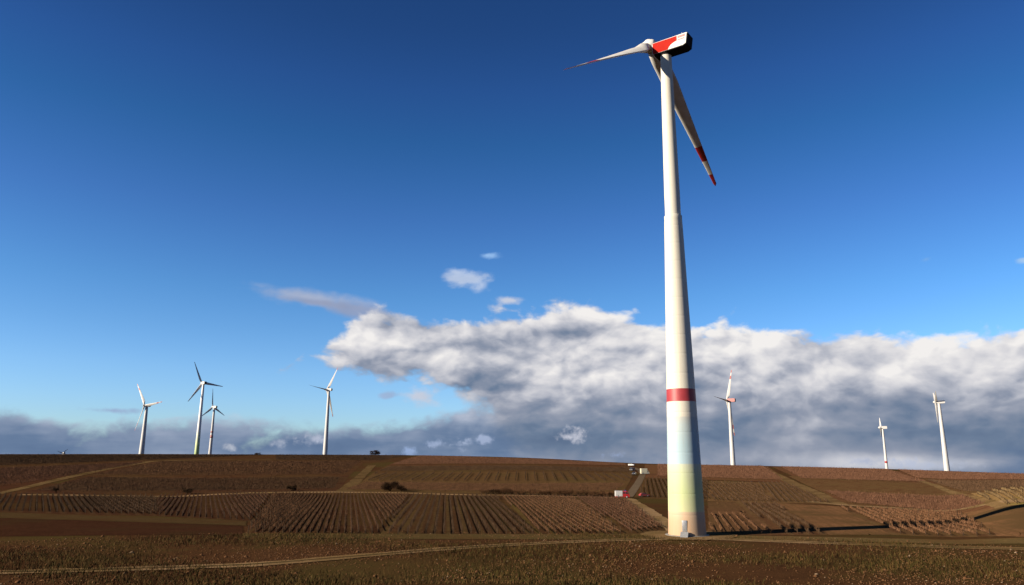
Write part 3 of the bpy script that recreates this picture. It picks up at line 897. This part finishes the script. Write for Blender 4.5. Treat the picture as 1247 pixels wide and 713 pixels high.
M_WHITE = paint('turbine_white_coating', A(.45, .435, .395), .55, .06, .6)
M_WHITE_FAR = paint('turbine_light_grey_coating', A(.36, .352, .335), .5, .03, .2)
M_RED = paint('signal_red_coating', A(.24, .015, .017), .4, .08, .8)
M_REDP = paint('faded_red_coating', A(.28, .10, .09), .5, .08, .8)
M_BLACK = paint('matt_black', A(.012, .012, .013), .9, .1, 2, spec=.05)
M_GREYM = paint('grey_metal', A(.3, .3, .3), .4, .1, 4, metal=.6)


def tower_paint():
    """cream concrete and steel with the pastel colour rings at its foot; heights in metres above the foot"""
    m, n, b = newmat('tower_coating')
    t = n.n.new('ShaderNodeTexCoord'); O = t.outputs['Object']
    s = n.n.new('ShaderNodeSeparateXYZ'); n.l.new(O, s.inputs[0])
    H = 26.0
    u = n.m('DIVIDE', s.outputs[2], H, clamp=True)
    cream = A(.44, .415, .345)
    k = .74
    pts = [(0.0, A(.42, .27, .16, k)), (2.6 / H, A(.46, .31, .19, k)), (4.35 / H, A(.50, .37, .25, k)), (4.45 / H, A(.47, .48, .26, k)), (8 / H, A(.43, .49, .25, k)), (11.5 / H, A(.46, .51, .31, k)), (13.0 / H, A(.47, .50, .37, k)),
           (13.2 / H, A(.33, .45, .50, k)), (16.5 / H, A(.32, .44, .48, k)), (20.5 / H, A(.39, .46, .46, k)), (21.9 / H, A(.45, .46, .42, k)), (22.0 / H, cream), (1.0, cream)]
    c = n.ramp(u, pts)
    ang = n.m('ARCTAN2', s.outputs[1], s.outputs[0])
    cv = n.n.new('ShaderNodeCombineXYZ'); n._in(cv.inputs[0], n.m('MULTIPLY', n.m('SINE', ang), 3.4)); n._in(cv.inputs[1], n.m('MULTIPLY', n.m('COSINE', ang), 3.4)); n._in(cv.inputs[2], n.m('MULTIPLY', s.outputs[2], .05))
    st = n.noise(cv.outputs[0], 2.2, 5, .6)
    c = n.mix(n.sm(st, .42, .75, 0, .26), c, A(.26, .25, .21))
    rg = n.noise(O, .35, 6, .6)
    c = n.mix(n.sm(rg, .5, .8, 0, .2), c, A(.3, .28, .23))
    n.l.new(c, b.inputs['Base Color']); b.inputs['Roughness'].default_value = .62
    b.inputs['Specular IOR Level'].default_value = .25
    bp = n.n.new('ShaderNodeBump'); bp.inputs['Strength'].default_value = .08; n.l.new(n.noise(O, 6, 4, .6), bp.inputs['Height']); n.l.new(bp.outputs[0], b.inputs['Normal'])
    return m


def box_bm(x0, x1, y0, y1, z0, z1, bev=0.0, bm=None):
    bm = bm or bmesh.new()
    v = [bm.verts.new(p) for p in ((x0, y0, z0), (x1, y0, z0), (x1, y1, z0), (x0, y1, z0), (x0, y0, z1), (x1, y0, z1), (x1, y1, z1), (x0, y1, z1))]
    fs = [bm.faces.new([v[i] for i in q]) for q in ((3, 2, 1, 0), (4, 5, 6, 7), (0, 1, 5, 4), (1, 2, 6, 5), (2, 3, 7, 6), (3, 0, 4, 7))]
    if bev:
        es = set(e for f_ in fs for e in f_.edges)
        bmesh.ops.bevel(bm, geom=list(es), offset=bev, segments=3, affect='EDGES', profile=.5)
    return bm


def prism_bm(outline, x0, x1, axis='x'):
    """outline [(a, z)] extruded along x (axis x) """
    bm = bmesh.new()
    A_ = [bm.verts.new((x0, a, z)) for a, z in outline]; B_ = [bm.verts.new((x1, a, z)) for a, z in outline]
    n = len(outline)
    bm.faces.new(A_); bm.faces.new(B_[::-1])
    for k in range(n): bm.faces.new((A_[k], B_[k], B_[(k + 1) % n], A_[(k + 1) % n]))
    bmesh.ops.recalc_face_normals(bm, faces=bm.faces)
    return bm


def rotor(root, hub_local, yaw, phase, R, chord, rootd, pitch, keep, mats, bands, hub_r, twist=12):
    """yaw: azimuth the rotor axis points to (up-wind); phase: angle of the first blade from straight up, clockwise towards s"""
    a = Vector((sin(radians(yaw)), cos(radians(yaw)), 0)); s = Vector((a.y, -a.x, 0)); up = Vector((0, 0, 1))
    # spinner
    prof = [(hub_r * .70, -hub_r * 1.05), (hub_r * .9, -hub_r * .8), (hub_r, -hub_r * .3), (hub_r * .98, hub_r * .3), (hub_r * .8, hub_r * .9), (hub_r * .5, hub_r * 1.3), (hub_r * .12, hub_r * 1.5)]
    hb = bmobj('hub', lathe(prof, 32), mats[0], parent=root)
    hb.matrix_local = Matrix.Translation(hub_local) @ Matrix((s, up, a)).transposed().to_4x4() if False else Matrix.Translation(hub_local) @ Matrix(((s.x, up.x, a.x), (s.y, up.y, a.y), (s.z, up.z, a.z))).to_4x4()
    me = None
    for k in range(3):
        if not keep[k]: continue
        th = radians(phase + 120 * k)
        z = up * cos(th) + s * sin(th)
        y = -a                                   # down-wind
        x = y.cross(z)
        if me is None:
            o = bmobj('blade', blade_bm(R, chord, rootd, pitch, bands, twist=twist), [mats[0], mats[1]], parent=root); me = o.data
        else:
            o = link(bpy.data.objects.new('blade', me), parent=root)
        o.matrix_local = Matrix.Translation(hub_local) @ Matrix(((x.x, y.x, z.x), (x.y, y.y, z.y), (x.z, y.z, z.z))).to_4x4()


def nacelle_basis(yaw):
    a = Vector((sin(radians(yaw)), cos(radians(yaw)), 0)); s = Vector((a.y, -a.x, 0))
    # local x = s, local y = -a (down-wind), local z = up
    return Matrix(((s.x, -a.x, 0), (s.y, -a.y, 0), (0, 0, 1))).to_4x4()


def big_turbine():
    d = ray(810.7, 64); bx, by = d[0] * 150, d[1] * 150
    bz = float(hgt(bx, by)) + .1
    root = empty('wind_turbine', (bx, by, bz), label='huge cream wind turbine with a red ring, pastel foot and one blade missing', cat='wind turbine')
    T = tower_paint()
    def rad(z):      # z above the foot, from the photographed widths
        zz = z + bz
        return float(np.interp(zz, [-14, -11.3, .5, 16.4, 45.2, 49.6], [3.56, 3.42, 3.14, 2.70, 1.93, 1.80]))
    zj = 49.9 - bz; zt = 87.1 - bz
    prof = []; z = 0.0
    seams = [k * 3.8 for k in range(1, 30) if k * 3.8 < zj - 1]
    prof.append((rad(0), 0))
    for sz in seams:
        prof += [(rad(sz - .4), sz - .4), (rad(sz), sz - .05), (rad(sz) - .006, sz - .02), (rad(sz) - .006, sz + .02), (rad(sz), sz + .05), (rad(sz + .4), sz + .4)]
    prof += [(rad(zj), zj - .9), (rad(zj) + .02, zj - .1), (rad(zj) - .05, zj)]
    bmobj('concrete_tower', lathe(prof, 96), T, parent=root)
    zu = [zj - .05, zj + 1.2, (zj + zt) * .5, zt]
    prof = [(1.62, zu[0]), (1.60, zu[1]), (1.60, zj + 5), (1.36, 74.7 - bz), (1.18, zt - .4), (1.18, zt)]
    bmobj('steel_tower', lathe(prof, 96), T, parent=root)
    r0, r1 = 11.55 - bz, 14.0 - bz
    bmobj('red_ring', lathe([(rad(r0) + .012, r0), (rad((r0 + r1) / 2) + .012, (r0 + r1) / 2), (rad(r1) + .012, r1)], 96, cap=False), paint('ring_red', A(.25, .026, .03), .5, .06, .8), parent=root)
    bmobj('foundation', lathe([(rad(0) + .55, -.3), (rad(0) + .55, .12), (rad(0) - .1, .13)], 64), paint('foundation_concrete', A(.2, .185, .16), .9, .15, 1.5), parent=root, smooth=False)
    # door and steps at the foot, towards the access track
    dd = radians(200)
    dr = bmobj('door', box_bm(-.45, .45, -.08, .08, .9, 2.9, .03), M_GREYM, parent=root)
    dr.location = (sin(dd) * rad(2), cos(dd) * rad(2), 0); dr.rotation_euler = (0, 0, -dd)
    stp = bmesh.new()
    for k in range(5): box_bm(-.7, .7, .2 + k * .28, .48 + k * .28, 0 if k == 4 else 0, .9 - k * .18, 0, stp)
    ob = bmobj('steps', stp, M_GREYM, parent=root, smooth=False); ob.location = (sin(dd) * rad(.5), cos(dd) * rad(.5), 0); ob.rotation_euler = (0, 0, -dd)
    yaw = -55.0
    a = Vector((sin(radians(yaw)), cos(radians(yaw)), 0))
    # hub position from its sight line
    hd = ray(793.5, 60.5); hr = 152.9
    hub = Vector((hd[0] * hr - bx, hd[1] * hr - by, hd[2] * hr - bz))
    ov = (hub.x * a.x + hub.y * a.y)
    hub = Vector((a.x * ov, a.y * ov, hub.z))
    print('hub overhang', ov, 'z', hub.z, 'top', zt)
    zt = zt
    B = nacelle_basis(yaw)
    # nacelle: side outline (y down-wind, z) extruded across
    yf, yr = -ov + 1.35, 5.7
    zb, zh = zt - .1, zt + 2.75
    outl = [(yf, zb + .25), (yf + .25, zb), (yr - 1.1, zb), (yr - .35, zb + .35), (yr, zh - .0), (yr - .5, zh + .12), (yf + .2, zh + .05), (yf, zh - .3)]
    bm = prism_bm(outl, -1.55, 1.55)
    bmesh.ops.bevel(bm, geom=[e for e in bm.edges if abs(e.verts[0].co.x - e.verts[1].co.x) < .01], offset=.16, segments=3, affect='EDGES')
    nac = bmobj('nacelle', bm, M_WHITE, parent=root, smooth=False); nac.matrix_local = B
    # black plates put the shade of belly and rear face into the colour
    bmobj('rear_dark_plate', prism_bm([(yr - 1.12, zb - .03), (yr - .33, zb + .33), (yr + .03, zh - .02), (yr - .06, zh + .02), (yr - .42, zb + .42), (yr - 1.12, zb + .1)], -1.5, 1.5), M_BLACK, parent=nac, smooth=False)
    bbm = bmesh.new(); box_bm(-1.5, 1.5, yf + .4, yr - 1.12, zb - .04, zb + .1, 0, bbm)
    bmobj('belly_shade_plate', bbm, M_BLACK, parent=nac, smooth=False)
    # red livery on both flanks
    L = yr - yf; Hh = zh - zb
    for sx in (-1, 1):
        pl = [(.02, .05), (.02, .94), (.30, .94), (.70, .94), (.70, .56), (.60, .48), (.52, .36), (.47, .20), (.44, .05)]
        pm = bmesh.new()
        vs = [pm.verts.new((sx * 1.565, yf + .05 + u * L, zb + .05 + v * Hh)) for u, v in pl]; pm.faces.new(vs)
        ex = bmesh.ops.extrude_face_region(pm, geom=list(pm.faces)); bmesh.ops.translate(pm, verts=[v for v in ex['geom'] if isinstance(v, bmesh.types.BMVert)], vec=(-sx * .05, 0, 0))
        bmesh.ops.recalc_face_normals(pm, faces=pm.faces)
        bmobj('red_panel', pm, paint('livery_red', A(.29, .016, .010), .8, .04, 1, spec=.03), parent=nac, smooth=False)
        pm = bmesh.new(); box_bm(sx * 1.565 - .02, sx * 1.565 + .004, yf + .73 * L, yf + .93 * L, zb + .74 * Hh, zb + .92 * Hh, 0, pm); box_bm(sx * 1.565 - .02, sx * 1.565 + .004, yf + .73 * L, yf + .91 * L, zb + .56 * Hh, zb + .64 * Hh, 0, pm)
        bmobj('lettering_strip', pm, M_REDP, parent=nac, smooth=False)
    # wind vane mast and obstruction lights on the roof
    mb = bmesh.new()
    box_bm(-.6, -.54, yr - 1.6, yr - 1.54, zh, zh + .9, 0, mb); box_bm(.54, .6, yr - 1.6, yr - 1.54, zh, zh + .9, 0, mb); box_bm(-.6, .6, yr - 1.59, yr - 1.55, zh + .5, zh + .55, 0, mb)
    bmobj('wind_vane_mast', mb, M_GREYM, parent=nac, smooth=False)
    # yaw collar
    bmobj('yaw_collar', lathe([(1.24, zt - .5), (1.34, zt - .35), (1.34, zt - .08)], 48), M_BLACK, parent=root)
    rotor(root, hub, yaw, 118, 44, 3.5, 1.7, 98, (1, 1, 0), (M_WHITE, M_RED), ((.69, .80), (.905, 1.01)), 1.42, twist=-32)
    # stump left by the broken blade
    th = radians(118 + 240); s = Vector((a.y, -a.x, 0)); z = Vector((0, 0, 1)) * cos(th) + s * sin(th); y = -a; x = y.cross(z)
    st = bmobj('blade_root_flange', lathe([(.80, .8), (.80, 1.34), (.6, 1.36)], 24), M_WHITE, parent=root)
    st.matrix_local = Matrix.Translation(hub) @ Matrix(((x.x, y.x, z.x), (x.y, y.y, z.y), (x.z, y.z, z.z))).to_4x4()
    return bx, by


def small_turbine(hub_px, r, yaw, phase, R, rb, rt, label, pitch=20, chord=3.2, bands=(), keep=(1, 1, 1), tower_mat=None, nac_mat=None, rings=(), nl=8.5, nh=3.6, hub_r=1.7, ov=3.6):
    a = Vector((sin(radians(yaw)), cos(radians(yaw)), 0))
    hd = ray(*hub_px); hx, hy, hz = hd[0] * r, hd[1] * r, hd[2] * r
    bx, by = hx - a.x * ov, hy - a.y * ov
    bz = float(hgt(bx, by)) - .2
    root = empty('wind_turbine', (bx, by, bz), label=label, cat='wind turbine', group='distant wind turbines along the ridge')
    H = hz - bz
    prof = [(rb, 0)] + [(rb + (rt - rb) * t, t * (H - nh * .45)) for t in (.12, .25, .4, .55, .7, .85, 1)]
    bmobj('tower', lathe(prof, 32), tower_mat or M_WHITE_FAR, parent=root)
    for zf, hgt_, mm in rings:
        q = rb + (rt - rb) * zf
        bmobj('red_ring', lathe([(q, zf * H - .01), (q + .05, zf * H), (q + .04, zf * H + hgt_), (q - .05, zf * H + hgt_ + .01)], 32, cap=False), mm, parent=root)
    B = nacelle_basis(yaw)
    z0 = H - nh * .5
    bm = prism_bm([(-ov + hub_r * .8, z0 + .5), (-ov + hub_r * .8 + .6, z0), (nl - ov - .8, z0 + .2), (nl - ov, z0 + 1.0), (nl - ov - .1, z0 + nh - .4), (nl - ov - .9, z0 + nh), (-ov + hub_r * .8 + .5, z0 + nh), (-ov + hub_r * .8, z0 + nh - .6)], -nh * .45, nh * .45)
    nc = bmobj('nacelle', bm, nac_mat or M_WHITE_FAR, parent=root, smooth=False); nc.matrix_local = B
    gr = bmobj('rear_dark_plate', box_bm(-nh * .36, nh * .36, nl - ov - .1, nl - ov + .06, z0 + .9, z0 + nh - .6, 0), M_BLACK, parent=nc, smooth=False)  # near-black plate over the rear end of the nacelle
    rotor(root, Vector((a.x * ov, a.y * ov, H)), yaw, phase, R, chord, 1.8, pitch, keep, (M_WHITE_FAR, M_REDP), bands, hub_r)


def foot_paint(name, c1, c2, h):
    m, n, b = newmat(name)
    t = n.n.new('ShaderNodeTexCoord'); s = n.n.new('ShaderNodeSeparateXYZ'); n.l.new(t.outputs['Object'], s.inputs[0])
    n.l.new(n.ramp(n.m('DIVIDE', s.outputs[2], h, clamp=True), [(0, c1), (.45, c2), (1, A(.52, .51, .49))]), b.inputs['Base Color'])
    b.inputs['Roughness'].default_value = .5
    return m


TX, TY = big_turbine()
small_turbine((176, 494), 1150, -150, 276, 38, 3.6, 1.8, 'white turbine furthest left of the clear ones, blades spread up left, down left and right', bands=((.69, .80), (.905, 1.01)), pitch=20, chord=3.6)
small_turbine((246, 467), 980, -51, 94, 28, 2.7, 1.3, 'taller turbine of the overlapping pair, with a greenish foot', tower_mat=foot_paint('green_foot_coating', A(.17, .25, .07), A(.38, .43, .20), 34), pitch=8, chord=3.0)
small_turbine((259, 496), 1300, -67, 114, 30, 2.7, 1.5, 'shorter turbine of the overlapping pair, one blade straight up', rings=((.40, 4, M_REDP), (.5, 2.5, M_REDP)), pitch=8, chord=3.2)
small_turbine((398, 475), 1080, -68, 34, 41, 3.3, 1.6, 'lone white turbine left of the great cloud bank, nacelle with a dark rear', bands=((.9, 1.01),), pitch=82, chord=4.2)
small_turbine((885, 488), 1080, -56, 32, 54, 3.4, 2.0, 'turbine with a pinkish red nacelle just right of the big tower', bands=((.69, .80), (.905, 1.01)), nac_mat=M_REDP, pitch=82, chord=4.6, nl=12, nh=5)
small_turbine((1072, 521), 1500, -64, 26, 20, 2.6, 1.5, 'smallest slim turbine on the right with a red ring low on its tower', rings=((.24, 3.5, M_RED),), pitch=60, chord=3.0, nl=11, nh=5, hub_r=2.4)
small_turbine((1139, 490), 1020, -64, 58, 24, 3.2, 1.5, 'turbine furthest right, seen side on with short looking blades', pitch=60, chord=3.0, nl=10, nh=3.6)
small_turbine((76.5, 552), 3400, -60, 50, 24, 3.0, 2.0, 'tiny turbine top barely peeping over the skyline at the far left', pitch=20, chord=4.5, nl=12, nh=6, hub_r=3)

# gravel pad round the big tower
def pad():
    n = 48; th = np.linspace(0, 2 * pi, n, endpoint=False); rr = 9 + RNG.normal(0, .4, n)
    V = [(TX, TY, float(hgt(TX, TY)) + .16)] + [(TX + cos(t) * r_, TY + sin(t) * r_, float(hgt(TX + cos(t) * r_, TY + sin(t) * r_)) + .14) for t, r_ in zip(th, rr)]
    Fq = [(0, 1 + k, 1 + (k + 1) % n) for k in range(n)]
    link(bpy.data.objects.new('gravel_pad', fast_mesh('gravel_pad', np.array(V), np.array(Fq), m_track.get('M'))), kind='structure')
pad()

# ------------------------------------------------------------------ vehicles by the road
M_TYRE = paint('tyre_rubber', A(.02, .02, .02), .85, .1, 8)
M_RIM = paint('wheel_rim_metal', A(.45, .45, .46), .35, .05, 8, metal=.8)
M_GLASS = paint('vehicle_glass', A(.025, .03, .035), .08, .02, 2, spec=.9)
M_VWHITE = paint('vehicle_white', A(0.3968, 0.3918, 0.3670), .3, .04, 1)
M_VRED = paint('vehicle_red', A(0.2976, 0.0149, 0.0149), .3, .04, 1)
M_VDARK = paint('vehicle_dark_grey', A(.045, .045, .055), .25, .05, 1, metal=.2)
M_VCREAM = paint('vehicle_cream', A(0.3869, 0.3571, 0.2579), .4, .04, 1)
M_LAMP = paint('lamp_glass', A(.6, .6, .55), .1, .02, 1)
M_BLUE = paint('blue_beacon', A(.03, .08, .5), .2, .02, 1)
M_TAIL = paint('tail_lamp_red', A(.5, .02, .02), .2, .02, 1)


def vehicle(px, py, heading, label, body, prof, L, W, H, glass, wheels, extra=None, name='parked_car', cat='car', wr=.34):
    """prof: side outline as fractions (x along length 0 rear..1 front, z 0..1 of height); glass: list of side window outlines"""
    c = P(px, py); z = float(hgt(c[0], c[1])) + .11
    # heading: azimuth the bonnet points to
    root = empty(name, (c[0], c[1], z), rz=-radians(heading), label=label, cat=cat, group='vehicles by the road')
    zc = .28
    ol = [((u - .5) * L, zc + v * (H - zc)) for u, v in prof]
    bm = prism_bm(ol, -W / 2, W / 2)
    bmesh.ops.bevel(bm, geom=list(bm.edges), offset=.07, segments=2, affect='EDGES')
    # tumblehome
    for v in bm.verts:
        if v.co.z > zc + .55 * (H - zc) and H < 1.8: v.co.x *= .86
    bmobj('body', bm, body, parent=root, smooth=False)
    for gl in glass:
        for sx in (-1, 1):
            k = .88 if H < 1.8 else 1.0
            x1 = W / 2 * k
            gm = prism_bm([((u - .5) * L, zc + v * (H - zc)) for u, v in gl], sx * x1 - .03 * sx, sx * (x1 + .035 + (.05 if H < 1.8 else 0)))
            bmobj('side_window', gm, M_GLASS, parent=root, smooth=False)
    # windscreen from the profile's steep front edge
    if extra and 'screen' in extra:
        (u0, v0), (u1, v1) = extra['screen']
        y0, z0, y1, z1 = (u0 - .5) * L, zc + v0 * (H - zc), (u1 - .5) * L, zc + v1 * (H - zc)
        gm = prism_bm([(y0, z0), (y0 + .05, z0 + .03), (y1 + .05, z1 + .03), (y1, z1)], -W * .38, W * .38)
        bmobj('windscreen', gm, M_GLASS, parent=root, smooth=False)
    wm = rm = None
    for u in wheels:
        for sx in (-1, 1):
            if wm is None:
                t = bmobj('wheel', lathe([(wr * .62, -.12), (wr, -.11), (wr, .11), (wr * .62, .12)], 20), M_TYRE, parent=root); wm = t.data
                rr_ = bmobj('rim', lathe([(wr * .2, -.135), (wr * .62, -.125), (wr * .62, .125), (wr * .2, .135)], 14), M_RIM, parent=t); rm = rr_.data
            else:
                t = link(bpy.data.objects.new('wheel', wm), parent=root); link(bpy.data.objects.new('rim', rm), parent=t)
            t.location = (sx * (W / 2 - .1), (u - .5) * L, wr); t.rotation_euler = (0, pi / 2, 0)
    for sx in (-1, 1):
        o = bmobj('headlight', box_bm(-.14, .14, -.05, .05, -.08, .08, .02), M_LAMP, parent=root, loc=(sx * W * .36, L / 2 - .02, zc + .36 * min(H - zc, 1.3)))
        o = bmobj('tail_light', box_bm(-.1, .1, -.04, .04, -.12, .12, .02), M_TAIL, parent=root, loc=(sx * W * .4, -L / 2 + .01, zc + .42 * min(H - zc, 1.3)))
    return root, zc


CAR = [(0, .12), (.02, .55), (.06, .62), (.14, .95), (.2, 1.0), (.58, 1.0), (.76, .62), (.97, .52), (1, .30), (1, .05), (.9, 0), (.08, 0)]
CARG = [[(.16, .66), (.2, .93), (.36, .95), (.36, .64)], [(.38, .64), (.38, .95), (.56, .94), (.69, .64)]]
VAN = [(0, .05), (0, .93), (.04, 1.0), (.78, 1.0), (.84, .95), (.94, .50), (.99, .42), (1, .10), (.97, 0), (.03, 0)]
VANG = [[(.70, .55), (.70, .86), (.80, .86), (.88, .55)]]
# emergency van: red, white box towards the rear
rt, zc = vehicle(758, 607.2, 88, 'red and white emergency van standing at the foot of the road beside the hedge', M_VRED, VAN, 5.2, 2.0, 2.5, VANG + [[(.50, .6), (.50, .84), (.66, .84), (.66, .6)]], (.2, .8),
                 extra={'screen': ((.945, .52), (.85, .93))}, name='emergency_van', cat='van', wr=.42)
bmobj('white_box', box_bm(-1.04, 1.04, -2.65, -.1, .65, 2.58, .04), M_VWHITE, parent=rt, smooth=False)
bmobj('light_bar', box_bm(-.6, .6, 1.0, 1.25, 2.5, 2.68, .04), M_BLUE, parent=rt, smooth=False)
# white box truck at the bend
rt, zc = vehicle(785.3, 578.0, 80, 'cream white box truck parked at the bend at the top of the road', M_VCREAM, VAN, 5.0, 2.1, 2.3, VANG, (.2, .8), extra={'screen': ((.945, .52), (.85, .93))}, name='box_truck', cat='truck', wr=.45)
bmobj('cargo_box', box_bm(-1.12, 1.12, -2.55, 1.25, .8, 3.3, .04), M_VCREAM, parent=rt, smooth=False)
vehicle(772.3, 578.8, 200, 'dark car with pale bonnet light, parked left of the road below the truck', M_VDARK, CAR, 4.5, 1.8, 1.6, CARG, (.18, .8), extra={'screen': ((.755, .64), (.60, .97))})
vehicle(770.0, 573.8, 210, 'dark van like car parked behind the other dark car', M_VDARK, VAN, 4.8, 1.9, 2.0, VANG, (.2, .8), extra={'screen': ((.945, .52), (.85, .93))})
vehicle(768.8, 567.8, 120, 'white car parked highest on the road near the skyline', M_VWHITE, CAR, 4.6, 1.85, 1.6, CARG, (.18, .8), extra={'screen': ((.755, .64), (.60, .97))})
vehicle(784.5, 605.6, 75, 'low dull red car half hidden behind the vines right of the road', paint('dull_red_paint', A(.20, .03, .028), .5, .05, 1), CAR, 3.8, 1.65, 1.35, CARG, (.18, .8), extra={'screen': ((.755, .64), (.60, .97))})
print('tris ~', sum(len(o.data.polygons) * 2 for o in col.objects if o.type == 'MESH'))
